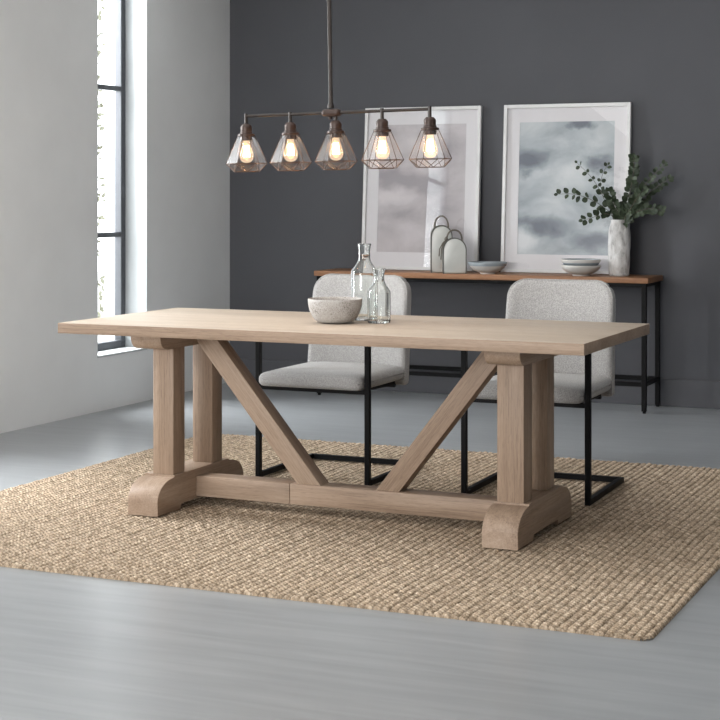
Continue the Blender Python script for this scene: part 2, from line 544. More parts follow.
for k, (y0, y1, z0, z1) in enumerate(openings):
    w = empty('window_%d' % (k + 1), (XL, y0, z0)); tag(w, kind='structure')
    W, H = y1 - y0, z1 - z0
    xo = -0.150 if k == 0 else -0.020
    # plastered lining of the reveal (thin, white) and the sill
    bm = bmesh.new()
    t = 0.004
    xd = xo - 0.05 if k == 0 else -WT
    add_box(bm, (xd, 0, 0), (-0.0005, t, H)); add_box(bm, (xd, W - t, 0), (-0.0005, W, H)); add_box(bm, (xd, 0, H - t), (-0.0005, W, H))
    finish('reveal_lining', bm, M['reveal'], w, smooth=0)
    bm = bmesh.new(); add_box(bm, (xo - 0.05, 0, 0), (0.004, W, 0.012), 0.002, 1)
    finish('window_sill', bm, M['reveal'], w)
    fwd, fd = 0.048, 0.05
    bm = bmesh.new()
    zb = 0.012
    add_box(bm, (xo - fd, t, zb), (xo, t + fwd, H - t), 0.003, 1)
    add_box(bm, (xo - fd, W - t - fwd, zb), (xo, W - t, H - t), 0.003, 1)
    add_box(bm, (xo - fd, t + fwd, zb), (xo, W - t - fwd, zb + 0.045), 0.003, 1)
    add_box(bm, (xo - fd, t + fwd, H - t - 0.045), (xo, W - t - fwd, H - t), 0.003, 1)
    finish('window_frame', bm, M['window_frame'], w)
    for zz in (1.012, 1.900):
        bm = bmesh.new()
        add_box(bm, (xo - fd + 0.008, t + fwd - 0.002, zz - z0 - 0.015), (xo - 0.006, W - t - fwd + 0.002, zz - z0 + 0.015), 0.002, 1)
        finish('glazing_bar', bm, M['window_frame'], w)
    bm = bmesh.new(); add_box(bm, (xo - 0.030, t + fwd - 0.005, zb + 0.04), (xo - 0.026, W - t - fwd + 0.005, H - t - 0.04))
    finish('window_pane', bm, M['window_glass'], w, smooth=0)

# outside ground and a pale shrub by the first window
bm = bmesh.new(); add_box(bm, (-26, -14, -0.22), (XL - WT, 18, -0.121))
tag(finish('ground', bm, mat_plain('paving_pale', (0.6, 0.6, 0.58), 0.9, 0, 0.1, 3), smooth=0), kind='structure')

# ------------------------------------------------------------------ rug
def build_rug():
    x0, x1, y0, y1 = -1.585, 1.470, -1.215, 1.660
    th = 0.0135
    nx, ny = 1020, 960
    xs = np.linspace(x0, x1, nx); ys = np.linspace(y0, y1, ny)
    X, Y = np.meshgrid(xs, ys)
    rw = 0.0278
    # gently wandering rows
    wob = 0.0035 * np.sin(Y * 3.1 + X * 1.3) + 0.0022 * np.sin(Y * 9.0 + X * 4.0 + 1.0)
    rowf = (X - x0 + wob) / rw
    row = np.floor(rowf).astype(int)
    u = (rowf - row) * 2 - 1
    rng = np.random.RandomState(3)
    ph = rng.rand(row.max() + 4)[np.clip(row, 0, None)]
    amp = 0.8 + 0.35 * rng.rand(row.max() + 4)[np.clip(row, 0, None)]
    st = 0.0190
    v = Y / st + ph * 3 + 0.30 * np.sin(Y * 14 + ph * 20)
    cell = np.floor(v + 0.55 * u).astype(int)
    rc = rng.rand(4096)[(cell * 131 + row * 977) % 4096]
    s = np.abs(np.sin(PI * (v + 0.55 * u)))
    prof = np.sqrt(np.clip(1 - np.abs(u) ** 2.4, 0, 1))
    h = prof ** 0.7 * (0.30 + 0.70 * s ** 0.7) * (0.62 + 0.38 * rc)
    Z = 0.0040 + 0.0105 * h * np.clip(amp, 0, 1.05)
    # rounded outline + rounded corners
    cr = 0.035
    dx = np.minimum(X - x0, x1 - X); dy = np.minimum(Y - y0, y1 - Y)
    d = np.minimum(dx, dy)
    cxn = np.clip(cr - dx, 0, None); cyn = np.clip(cr - dy, 0, None)
    dc = cr - np.sqrt(cxn ** 2 + cyn ** 2)
    both = (dx < cr) & (dy < cr)
    d = np.where(both, dc, d)
    # scalloped ends where the rows finish
    sc = 0.0025 * (1 - prof)
    de = np.where(dy < 0.03, d - sc, d)
    rr = 0.012
    edge = np.sqrt(np.clip(1 - np.clip((rr - de) / rr, 0, 1) ** 2, 0, 1))
    Z = Z * edge + 0.0006
    co = np.stack([X, Y, Z], -1).reshape(-1, 3)
    keep = (d > -0.0005)
    idx = np.arange(nx * ny).reshape(ny, nx)
    q = np.stack([idx[:-1, :-1], idx[:-1, 1:], idx[1:, 1:], idx[1:, :-1]], -1).reshape(-1, 4)
    kf = keep.reshape(-1)
    q = q[kf[q].all(1)]
    used = np.zeros(nx * ny, bool); used[q.reshape(-1)] = True
    remap = np.cumsum(used) - 1
    q = remap[q]; co = co[used]; val = (h * (0.75 + 0.5 * rng.rand(4096)[(cell * 57 + row * 331) % 4096])).reshape(-1)[used]  # val: row height for the painted groove shade, times a random stitch tint
    me = bpy.data.meshes.new('rug')
    me.vertices.add(len(co)); me.vertices.foreach_set('co', co.astype(np.float32).ravel())
    me.loops.add(q.size); me.loops.foreach_set('vertex_index', q.astype(np.int32).ravel())
    me.polygons.add(len(q)); me.polygons.foreach_set('loop_start', np.arange(0, q.size, 4, dtype=np.int32))
    me.update(calc_edges=True)
    me.polygons.foreach_set('use_smooth', np.ones(len(q), bool))
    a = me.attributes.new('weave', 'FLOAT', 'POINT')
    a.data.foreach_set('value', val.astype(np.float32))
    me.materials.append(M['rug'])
    o = bpy.data.objects.new('rug', me); COL.objects.link(o)
    return o
tag(build_rug(), 'large chunky woven jute rug lying on the grey floor under the dining table', 'rug')
RZ = 0.0158      # where things stand on the rug

# ------------------------------------------------------------------ dining table
table = empty('dining_table', (0, 0, RZ))
tag(table, 'large pale oak trestle dining table with V shaped braces standing on the jute rug', 'table')
TZ = 0.76 - RZ
TT = 0.0405
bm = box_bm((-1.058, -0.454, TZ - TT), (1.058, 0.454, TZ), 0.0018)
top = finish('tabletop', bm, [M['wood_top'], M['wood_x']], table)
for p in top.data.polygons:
    if p.normal.z < 0.8: p.material_index = 1  # darker oak on sides and underside, their shade put into the colour

def foot_profile(yf, yb, h, arch):
    """(y, z) outline of a trestle foot: scrolled ends, small step, shallow arch below"""
    p = []
    p += [(yf, 0.0), (yf, 0.055)]
    R = 0.098
    p += [(yf + R * (1 - math.cos(a)) * 1.25, 0.055 + (h - 0.063) * math.sin(a)) for a in [PI / 2 * i / 9 for i in range(1, 10)]]
    p += [(yf + 0.128, h - 0.008), (yf + 0.128, h)]
    p += [(yb - 0.128, h), (yb - 0.128, h - 0.008)]
    p += [(yb - R * (1 - math.cos(a)) * 1.25, 0.055 + (h - 0.063) * math.sin(a)) for a in [PI / 2 * i / 9 for i in range(9, 0, -1)]]
    p += [(yb, 0.055), (yb, 0.0)]
    p += [(yb - 0.175, 0.0), (yb - 0.178, arch), (yf + 0.178, arch), (yf + 0.175, 0.0)]
    return p

def cap_profile(yf, yb, z0, z1):
    p = [(yf, z1), (yf, z1 - 0.022)]
    p += [(yf + 0.055 * (1 - math.cos(a)), z1 - 0.022 - (z1 - z0 - 0.022) * math.sin(a)) for a in [PI / 2 * i / 7 for i in range(1, 8)]]
    p += [(yb - 0.055 * (1 - math.cos(a)), z1 - 0.022 - (z1 - z0 - 0.022) * math.sin(a)) for a in [PI / 2 * i / 7 for i in range(7, 0, -1)]]
    p += [(yb, z1 - 0.022), (yb, z1)]
    return p

FH = 0.140
for side, (fx0, fx1, yf, yb, px0, px1, posts) in enumerate((
        (-0.804, -0.669, -0.350, 0.350, -0.769, -0.676, ((-0.220, -0.130), (0.092, 0.176))),
        (0.651, 0.785, -0.335, 0.318, 0.664, 0.765, ((-0.210, -0.112), (0.068, 0.158))))):
    bm = bmesh.new(); add_prism(bm, foot_profile(yf, yb, FH, 0.024), 0, fx0, fx1, 0.003, 2)
    finish('foot', bm, M['wood_y'], table)
    bm = bmesh.new(); add_prism(bm, cap_profile(yf + 0.022, yb - 0.01, 0.655 - RZ, TZ - TT), 0, fx0, fx1, 0.003, 2)
    finish('top_support', bm, M['wood_y'], table)
    for (y0, y1) in posts:
        finish('leg', box_bm((px0, y0, FH), (px1, y1, 0.655 - RZ), 0.003), M['wood_z'], table)
bm = bmesh.new()
add_box(bm, (-0.669, -0.052, 0.030), (-0.2495, 0.040, 0.1105), 0.0025)
add_box(bm, (-0.2480, -0.052, 0.030), (0.651, 0.040, 0.1105), 0.0025)
finish('stretcher', bm, M['wood_x'], table)

def brace(xb0, xb1, xt0, xt1):
    """slanted square timber; outline in x, z, extruded over y. Built along its own x axis so that the grain follows it."""
    z0, z1 = 0.1105, TZ - TT
    b0, b1, t0, t1 = Vector((xb0, 0, z0)), Vector((xb1, 0, z0)), Vector((xt0, 0, z1)), Vector((xt1, 0, z1))
    mid = (b0 + b1) / 2
    ang = math.atan2(z1 - z0, (t0.x + t1.x) / 2 - mid.x)
    R = Matrix.Rotation(ang, 4, 'Y')
    loc = [(R @ (p - mid)) for p in (b0, b1, t1, t0)]
    bm = bmesh.new()
    add_prism(bm, [(p.x, p.z) for p in loc], 1, -0.044, 0.034, 0.0025)
    finish('brace', bm, M['wood_x'], table, loc=mid, rot=(0, -ang, 0))
brace(-0.220, -0.118, -0.714, -0.614)
brace(0.116, 0.212, 0.580, 0.676)

# ------------------------------------------------------------------ chairs
def make_chair():
    c = empty('dining_chair')
    hw, t = 0.262, 0.023
    def bar(name, a, b, p=c):
        bm = bmesh.new(); add_bar(bm, a, b, t); return finish(name, bm, M['black'], p)
    yF, yR, zA = 0.0, 0.555, 0.672
    for s in (-1, 1):
        x = s * hw
        bm = bmesh.new(); add_bar(bm, (x, yF, 0), (x, yF, zA), t); finish('leg', bm, M['black'], c)
        bm = bmesh.new(); add_bar(bm, (x, yF + t / 2, t / 2), (x, yR, t / 2), t); finish('sled_runner', bm, M['black'], c)
        bm = bmesh.new(); add_bar(bm, (x, yF + t / 2, zA - t / 2), (x, 0.50, zA - t / 2), t); finish('armrest', bm, M['black'], c)
    bm = bmesh.new(); add_bar(bm, (-hw + t / 2, yR - t / 2, t / 2), (hw - t / 2, yR - t / 2, t / 2), t); finish('floor_bar', bm, M['black'], c)
    # frame that carries the seat
    bm = bmesh.new()
    zf = 0.398
    add_bar(bm, (-hw + t / 2, yF, zf), (hw - t / 2, yF, zf), 0.02, 0.018)
    for s in (-1, 1):
        add_bar(bm, (s * 0.185, yF + 0.01, zf), (s * 0.185, 0.48, zf - 0.012), 0.02, 0.018)
    add_bar(bm, (-0.195, 0.465, zf - 0.022), (0.195, 0.465, zf - 0.022), 0.02, 0.018)
    finish('seat_frame', bm, M['black'], c)
    # seat cushion
    sw, sd, sh = 0.496, 0.50, 0.065
    def dome(q):
        x, y, z = q
        if z > 0:
            f = max(0, 1 - (2 * x / sw) ** 2) * max(0, 1 - (2 * y / sd) ** 4)
            z += 0.012 * f - 0.008 * max(0, (abs(2 * x / sw) ** 6))
        return (x, y, z)
    bm = rounded_box_bm(sw, sd, sh, 0.026, 18, dome)
    finish('seat', bm, M['fabric'], c, loc=(0, 0.205, zf + 0.009 + sh / 2 - 0.002), smooth=180)
    # back cushion: wider towards the top, rounded shoulders, slightly dished
    bw, bt, bh = 0.482, 0.072, 0.500
    def dish(q):
        x, y, z = q
        tz = (z + bh / 2) / bh
        R = 0.085
        hx = bw / 2
        # round the two upper corners in the front view
        ax, az = abs(x) - (hx - R), z - (bh / 2 - R)
        if ax > 0 and az > 0:
            l = max(ax, az); d = math.hypot(ax, az)
            ax, az = ax * l / d, az * l / d
            x = math.copysign(hx - R + ax, x); z = bh / 2 - R + az
        x *= 1.035 - 0.05 * tz
        y -= 0.035 * (2 * x / bw) ** 2 - 0.012
        y += 0.008 * math.cos(PI * (tz - .5)) * (-1 if y < 0 else 0)
        return (x, y, z)
    bm = rounded_box_bm(bw, bt, bh, 0.022, 22, dish)
    ob = finish('backrest', bm, M['fabric'], c, loc=(-0.002, 0.535, 0.372 + bh / 2), rot=(math.radians(-7.5), 0, 0), smooth=180)
    # welt seam around the front edge of the back cushion
    pts = []
    hx, hz, R = bw / 2 - 0.004, bh / 2 - 0.004, 0.081
    outline = [(hx, -hz)] + [(hx, hz - R)] + arc(hx - R, hz - R, R, 10, 80, 6) + [(hx - R, hz)] + [(-hx + R, hz)] + arc(-hx + R, hz - R, R, 100, 170, 6) + [(-hx, hz - R), (-hx, -hz)]
    dense = []
    for (a, b) in zip(outline, outline[1:]):
        for i in range(4):
            dense.append((a[0] + (b[0] - a[0]) * i / 4, a[1] + (b[1] - a[1]) * i / 4))
    for (x, z) in dense:
        tz = (z + bh / 2) / bh
        x2 = x * (1.035 - 0.05 * tz)
        pts.append((x2, -bt / 2 + 0.006 - 0.035 * (2 * x2 / bw) ** 2 + 0.012, z))
    bm = bmesh.new(); add_tube(bm, pts, 0.0028, 6)
    finish('piping', bm, M['fabric'], ob, smooth=180)
    return c
ch = make_chair()
ch.location = (-0.452, 0.575, RZ); ch.rotation_euler = (0, 0, math.radians(0))
tag(ch, 'pale grey upholstered sled base chair behind the table on the left, behind the glass bottles', 'chair', 'dining chairs behind the table')
ch2 = copy_tree(ch)
ch2.location = (0.522, 0.548, RZ); ch2.rotation_euler = (0, 0, math.radians(1))
ch2['label'] = 'pale grey upholstered sled base chair behind the right end of the table'

# ------------------------------------------------------------------ console table
CX0, CX1, CY0, CY1 = -1.783, 0.337, 3.353, 3.722
CZ = 0.778
con = empty('console_table', ((CX0 + CX1) / 2, (CY0 + CY1) / 2, 0))
tag(con, 'long narrow console table with brown wooden top and black metal frame against the dark wall', 'console table')
hx, hy = (CX1 - CX0) / 2, (CY1 - CY0) / 2
finish('console_top', box_bm((-hx, -hy, CZ - 0.032), (hx, hy, CZ), 0.0025), M['walnut'], con)
lx, ly, t = hx - 0.028, hy - 0.022, 0.027
for sx in (-1, 1):
    for sy in (-1, 1):
        bm = bmesh.new(); add_bar(bm, (sx * lx, sy * ly, 0.012), (sx * lx, sy * ly, CZ - 0.032), t)
        lg = finish('leg', bm, M['black'], con)
        bm = bmesh.new(); add_lathe(bm, [(0, 0), (0.010, 0), (0.010, 0.013), (0, 0.013)], 16, (sx * lx, sy * ly))
        finish('foot_glide', bm, M['black'], lg)
bm = bmesh.new()
for sy in (-1, 1): add_bar(bm, (-lx + t / 2, sy * ly, CZ - 0.043), (lx - t / 2, sy * ly, CZ - 0.043), 0.022)
for sx in (-1, 1): add_bar(bm, (sx * lx, -ly + t / 2, CZ - 0.043), (sx * lx, ly - t / 2, CZ - 0.043), 0.022)
finish('top_frame', bm, M['black'], con)
for sy in (-1, 1):
    bm = bmesh.new(); add_bar(bm, (-lx + t / 2, sy * ly, 0.165), (lx - t / 2, sy * ly, 0.165), 0.024); finish('lower_rail', bm, M['black'], con)
for sx in (-1, 1):
    bm = bmesh.new(); add_bar(bm, (sx * lx, -ly + t / 2, 0.165), (sx * lx, ly - t / 2, 0.165), 0.024); finish('lower_rail', bm, M['black'], con)

# ------------------------------------------------------------------ framed pictures leaning on the wall
def picture(xc, w, h, art, label, foot, rz=0.0):
    p = empty('framed_picture', (xc, foot, CZ))
    fwid, fdep = 0.022, 0.030
    lean = math.asin((YB - 0.001 - foot) / h) if False else math.asin((YB - 0.002 - foot) / (h + 0.002))
    p.rotation_euler = (-lean, 0, rz)
    tag(p, label, 'picture')
    # local frame: x across, z up, front face at y = -fdep, back at y = 0
    bm = bmesh.new()
    add_box(bm, (-w / 2, -fdep, 0), (-w / 2 + fwid, 0, h), 0.002, 1)
    add_box(bm, (w / 2 - fwid, -fdep, 0), (w / 2, 0, h), 0.002, 1)
    add_box(bm, (-w / 2 + fwid, -fdep, 0), (w / 2 - fwid, 0, fwid), 0.002, 1)
    add_box(bm, (-w / 2 + fwid, -fdep, h - fwid), (w / 2 - fwid, 0, h), 0.002, 1)
    finish('frame', bm, M['white_frame'], p)
    bm = box_bm((-w / 2 + 0.004, -0.006, 0.004), (w / 2 - 0.004, -0.001, h - 0.004)); finish('backing_board', bm, M['mat_board'], p, smooth=0)
    mw, mt, mb = 0.100, 0.108, 0.112
    bm = bmesh.new()
    iw = w / 2 - fwid + 0.003
    y0, y1 = -0.0115, -0.0090
    ax = w / 2 - mw; z0, z1 = mb, h - mt
    add_box(bm, (-iw, y0, fwid - 0.003), (-ax, y1, h - fwid + 0.003)); add_box(bm, (ax, y0, fwid - 0.003), (iw, y1, h - fwid + 0.003))
    add_box(bm, (-ax, y0, fwid - 0.003), (ax, y1, z0)); add_box(bm, (-ax, y0, z1), (ax, y1, h - fwid + 0.003))
    finish('mount_board', bm, M['mat_board'], p, smooth=0)
    bm = box_bm((-ax - 0.004, -0.0088, z0 - 0.004), (ax + 0.004, -0.0070, z1 + 0.004)); finish('print', bm, art, p, smooth=0)
    bm = bmesh.new()
    vs = [bm.verts.new(q) for q in ((-iw, -0.0165, fwid - 0.003), (iw, -0.0165, fwid - 0.003), (iw, -0.0165, h - fwid + 0.003), (-iw, -0.0165, h - fwid + 0.003))]
    bm.faces.new(vs); finish('glass_pane', bm, M['picture_glass'], p, smooth=0)
    return p
picture(-1.1965, 0.787, 1.030, M['art_pink'], 'large white framed blush cloud print leaning behind the two stoneware flasks', 3.670)
picture(-0.2545, 0.797, 1.030, M['art_blue'], 'large white framed blue grey cloud print leaning behind the eucalyptus vase', 3.670)

# ------------------------------------------------------------------ flasks, bowls, vase on the console
def flask(x, y, w, hb, hl, depth, label, rz, tails):
    f = empty('stoneware_flask', (x, y, CZ), rz); tag(f, label, 'flask', 'stoneware flasks on the console')
    R = w / 2
    out = [(-R * 0.97, 0.0)] + [(-R, 0.02), (-R, hb - R * 0.98)]
    out += [(R * -math.cos(a), hb - R * 0.98 + R * 0.98 * math.sin(a)) for a in [PI * i / 18 for i in range(1, 18)]]
    out += [(R, hb - R * 0.98), (R, 0.02), (R * 0.97, 0.0)]
    bm = bmesh.new(); add_prism(bm, out, 1, -depth / 2, depth / 2, 0.012, 4)
    finish('body', bm, M['sage'], f, smooth=50)
    # dark raw edge running up the sides and over the shoulder
    def strip(o): return o
    bm = bmesh.new()
    o1 = [(px * 1.03, pz * 1.012 if pz > 0.001 else pz) for (px, pz) in out]
    dd = depth / 2 + 0.0006
    A = [bm.verts.new((p[0], -dd, p[1])) for p in o1]; B = [bm.verts.new((p[0], dd, p[1])) for p in o1]
    A2 = [bm.verts.new((p[0] * 0.935, -dd, p[1] * 0.985)) for p in out]; B2 = [bm.verts.new((p[0] * 0.935, dd, p[1] * 0.985)) for p in out]
    for i in range(len(out) - 1):
        bm.faces.new((A[i], A[i + 1], B[i + 1], B[i]))
        bm.faces.new((A[i], A2[i], A2[i + 1], A[i + 1]))
        bm.faces.new((B[i], B[i + 1], B2[i + 1], B2[i]))
    finish('edge_band', bm, M['olive_edge'], f, smooth=50)
    lw = R * 0.66
    zl = hb - 0.014
    pts = [(lw * math.cos(a), 0.0, zl + (hl - hb + 0.014) * math.sin(a) ** 0.8) for a in [PI * i / 20 for i in range(21)]]
    pts = [(pts[0][0], 0, zl - 0.02)] + pts + [(pts[-1][0], 0, zl - 0.02)]
    bm = bmesh.new(); add_tube(bm, pts, 0.0052, 8); hd = finish('loop_handle', bm, M['twine'], f, smooth=180)
    if tails:
        bm = bmesh.new()
        for k in range(2):
            q = [(-lw + 0.004, -depth * 0.2, zl + 0.012), (-lw - 0.024, -depth * 0.35, zl - 0.012 - 0.012 * k), (-lw - 0.045 + 0.012 * k, -depth * 0.4, zl - 0.05), (-lw - 0.048 + 0.01 * k, -depth * 0.38, zl - 0.095 - 0.02 * k)]
            add_tube(bm, q, 0.0035, 6)
        add_tube(bm, [(-lw + 0.008, -0.012, zl + 0.006), (-lw - 0.006, -0.014, zl + 0.02), (-lw - 0.012, 0, zl + 0.008), (-lw, 0.012, zl - 0.004), (-lw + 0.01, 0, zl)], 0.004, 6)
        finish('twine_tail', bm, M['twine'], hd, smooth=180)
    return f
flask(-0.985, 3.500, 0.128, 0.287, 0.345, 0.082, 'taller pale sage stoneware flask with loop handle standing behind the shorter flask', math.radians(24), False)
flask(-0.868, 3.415, 0.139, 0.213, 0.262, 0.088, 'shorter pale sage stoneware flask with knotted twine loop, beside the blue bowl', math.radians(24), True)

def bowl_prof(r, h, foot, wall=0.006, n=14, power=0.72):
    o = [(0, 0), (foot, 0), (foot, 0.008)]
    for i in range(1, n + 1):
        s = i / n
        o.append((foot + (r - foot) * math.sin(s * PI / 2) ** 1.0, 0.008 + (h - 0.008) * (1 - math.cos(s * PI / 2)) ** power))
    i_ = []
    for i in range(n, 0, -1):
        s = i / n
        i_.append((max(0.001, foot - wall + (r - foot) * math.sin(s * PI / 2)), 0.008 + wall + (h - 0.008 - wall) * (1 - math.cos(s * PI / 2)) ** power))
    return o, i_

def console_bowl(x, y, z, r, h, foot, label, bands, group=None):
    b = empty('ceramic_bowl', (x, y, z)); tag(b, label, 'bowl', group)
    o, i_ = bowl_prof(r, h, foot)
    bm = bmesh.new(); add_lathe(bm, o, 56); 
    # add the rim and inside in the same surface
    bm.free()
    bm = bmesh.new(); add_lathe(bm, o + [(r - 0.002, h + 0.0015)] + i_ + [(0, 0.014)], 56)
    me = finish('body', bm, [M['bowl_clay'], M['bowl_in']], b, smooth=60)
    no = len(o)
    for p in me.data.polygons:
        c = p.center; rad = math.hypot(c.x, c.y)
        # bands: list of (z0, z1) glazed blue on the outside; inside always blue
        inside = p.normal.z > 0.0 if c.z > 0.012 and rad < r - 0.002 else False
        if inside or any(z0 <= c.z <= z1 for z0, z1 in bands):
            p.material_index = 1
    return b
console_bowl(-0.664, 3.440, CZ, 0.118, 0.070, 0.046, 'wide shallow blue grey bowl alone between the flasks and the blue picture', [(0.050, 0.075)], 'ceramic bowls on the console')
console_bowl(-0.088, 3.455, CZ, 0.117, 0.062, 0.050, 'plain cream bowl at the bottom of the stacked pair beside the vase', [], 'ceramic bowls on the console')
console_bowl(-0.088, 3.455, CZ + 0.034, 0.117, 0.062, 0.050, 'cream bowl with blue grey band on top of the stacked pair beside the vase', [(0.026, 0.044)], 'ceramic bowls on the console')

VX, VY = 0.125, 3.520
vase = empty('ceramic_vase', (VX, VY, CZ)); tag(vase, 'tall rough white ceramic vase holding eucalyptus on the right end of the console', 'vase')
prof = [(0, 0), (0.052, 0), (0.057, 0.008), (0.059, 0.04), (0.061, 0.10), (0.063, 0.17), (0.062, 0.23), (0.060, 0.265), (0.054, 0.292), (0.048, 0.306), (0.046, 0.318), (0.048, 0.328), (0.046, 0.331), (0.041, 0.326), (0.040, 0.30), (0.050, 0.26), (0.052, 0.10), (0.045, 0.02), (0, 0.016)]
dense = []
for (a, b) in zip(prof, prof[1:]):
    k = max(1, int(math.hypot(b[0] - a[0], b[1] - a[1]) / 0.006))
    for i in range(k): dense.append((a[0] + (b[0] - a[0]) * i / k, a[1] + (b[1] - a[1]) * i / k))
dense.append(prof[-1])
rs_ = np.random.RandomState(5)
lumps = [(rs_.rand() * 2 * PI, rs_.rand() * 0.31, 0.20 + 0.25 * rs_.rand(), 0.018 + 0.03 * rs_.rand(), (rs_.rand() - 0.62) * 0.13) for _ in range(70)]
def lump(t, i):
    z = dense[i][1]; s = 1.05
    for (a, zz, wa, wz, am) in lumps:
        da = (t - a + PI) % (2 * PI) - PI
        s += am * math.exp(-(da / wa) ** 2 - ((z - zz) / wz) ** 2)
    return s
bm = bmesh.new(); add_lathe(bm, dense, 64, shape=lump); finish('body', bm, M['vase'], vase, smooth=180)

# eucalyptus: each branch a thing. Points are given in metres about the vase base (across, up).
KX, KZ = 0.0062, 0.0058
def P(px, py, dy=0.0):
    return Vector(((px - 619.5) * KX - 0.446 * dy, dy, (275.5 - py) * KZ))
def smooth_path(pts, n=8):
    out = []
    m = len(pts)
    for i in range(m - 1):
        p0, p1, p2, p3 = pts[max(0, i - 1)], pts[i], pts[i + 1], pts[min(m - 1, i + 2)]
        for k in range(n):
            t = k / n
            out.append(0.5 * ((2 * p1) + (-p0 + p2) * t + (2 * p0 - 5 * p1 + 4 * p2 - p3) * t * t + (-p0 + 3 * p1 - 3 * p2 + p3) * t ** 3))
    out.append(pts[-1])
    return out
def add_leaf(bm, base, direction, normal, ln, wd):
    d = direction.normalized(); n = (normal - d * normal.dot(d)).normalized(); s = d.cross(n)
    rows = 7
    L_, R_, C_ = [], [], []
    for i in range(rows + 1):
        t = i / rows
        w = wd * math.sin(PI * min(1, max(0, t * 0.97 + 0.02))) ** 0.62 * (0.9 + 0.2 * (1 - t))
        c = base + d * (ln * t) + n * (-0.10 * ln * (t - 0.4) ** 2)
        C_.append(bm.verts.new(c)); L_.append(bm.verts.new(c + s * w + n * w * 0.18)); R_.append(bm.verts.new(c - s * w + n * w * 0.18))
    for i in range(rows):
        bm.faces.new((C_[i], C_[i + 1], L_[i + 1], L_[i])); bm.faces.new((R_[i], R_[i + 1], C_[i + 1], C_[i]))
branches = [
    ('eucalyptus branch reaching furthest left with paired round leaves over the blue picture', [(617, 262, 0.0), (615, 220, 0.0), (602, 205, -0.03), (585, 196, -0.06), (570, 192.5, -0.08), (557, 193, -0.09)], 15, 0.030, 0.25),
    ('thin eucalyptus branch rising up and left with small sparse leaves over the blue picture', [(618, 262, 0.01), (617, 220, 0.01), (607, 203, 0.0), (600, 188, -0.01), (590, 174, -0.03), (577, 161, -0.05)], 10, 0.024, 0.50),
    ('short drooping eucalyptus branch with two big leaves, lowest on the left of the vase', [(616, 262, -0.02), (614, 221, -0.02), (607, 213, -0.05), (598, 214, -0.08), (589, 217, -0.10), (581, 219, -0.11)], 8, 0.032, 0.40),
    ('slender eucalyptus branch rising left of the picture edge with tiny tip leaves', [(619, 262, 0.02), (618, 220, 0.02), (608, 200, 0.02), (602, 185, 0.02), (604, 172, 0.02), (609, 163, 0.02)], 8, 0.023, 0.50),
    ('leafy eucalyptus branch in the centre just above the mouth of the vase', [(620, 262, -0.01), (620, 220, -0.01), (616, 208, -0.03), (611, 198, -0.05), (607, 190, -0.06)], 26, 0.034, 0.22),
    ('tallest upright eucalyptus branch crossing the right edge of the blue picture', [(621, 262, 0.0), (622, 220, 0.0), (628, 200, 0.01), (632, 182, 0.02), (634, 168, 0.02), (634, 155, 0.02)], 40, 0.029, 0.20),
    ('eucalyptus branch arching to the upper right against the dark wall', [(622, 262, -0.01), (624, 220, -0.01), (636, 203, -0.02), (647, 192, -0.02), (658, 183, -0.02), (668, 177, -0.02)], 34, 0.027, 0.25),
    ('eucalyptus branch rising steeply on the right with small leaves against the dark wall', [(621, 262, -0.02), (624, 220, -0.02), (634, 198, -0.04), (643, 183, -0.05), (652, 172, -0.06), (661, 163, -0.06)], 26, 0.024, 0.30),
    ('low eucalyptus branch leaning right just above the end of the console', [(621, 262, -0.03), (624, 221, -0.03), (632, 212, -0.06), (641, 208, -0.08), (650, 207, -0.09), (657, 209, -0.09)], 24, 0.028, 0.22),
    ('dense bushy eucalyptus branch right of the vase mouth in front of the frame', [(620, 262, -0.03), (623, 220, -0.03), (629, 206, -0.07), (634, 196, -0.09), (640, 187, -0.10)], 36, 0.031, 0.20),
]
for bi, (lab, pts, nl, size, start) in enumerate(branches):
    rnd = random.Random(40 + bi)
    e = empty('eucalyptus_branch', (VX, VY, CZ)); tag(e, lab, 'branch', 'eucalyptus branches in the vase')
    path = smooth_path([P(*p) for p in pts], 6)
    base = path[0].copy(); base.x *= 0.5
    path[0] = base
    m = len(path)
    bm = bmesh.new(); add_tube(bm, path, [0.0026 * (1 - 0.65 * i / m) for i in range(m)], 6); finish('stem', bm, M['stem'], e, smooth=180)
    bm = bmesh.new()
    for k in range(nl):
        t = start + (1 - start) * ((k // 2 + 0.5) / ((nl + 1) // 2))
        i = min(m - 2, int(t * (m - 1)))
        p = path[i]; tan = (path[i + 1] - path[i]).normalized()
        side = Vector((-tan.z, 0, tan.x)) * (1 if k % 2 else -1)
        d = side * (0.8 + 0.3 * rnd.random()) + tan * (0.35 + 0.5 * rnd.random()) + Vector((0, rnd.uniform(-0.7, 0.5), rnd.uniform(-0.15, 0.25)))
        nrm = Vector((rnd.uniform(-0.6, 0.6), -1, rnd.uniform(-0.3, 0.9)))
        s = size * 1.45 * rnd.uniform(0.8, 1.15) * (1.15 - 0.40 * t)
        add_leaf(bm, p + d.normalized() * 0.005, d, nrm, s, s * 0.42)
    add_leaf(bm, path[-1], path[-1] - path[-2], Vector((0.2, -1, 0.3)), size * 0.8, size * 0.33)
    finish('foliage', bm, M['leaf'], e, smooth=180)

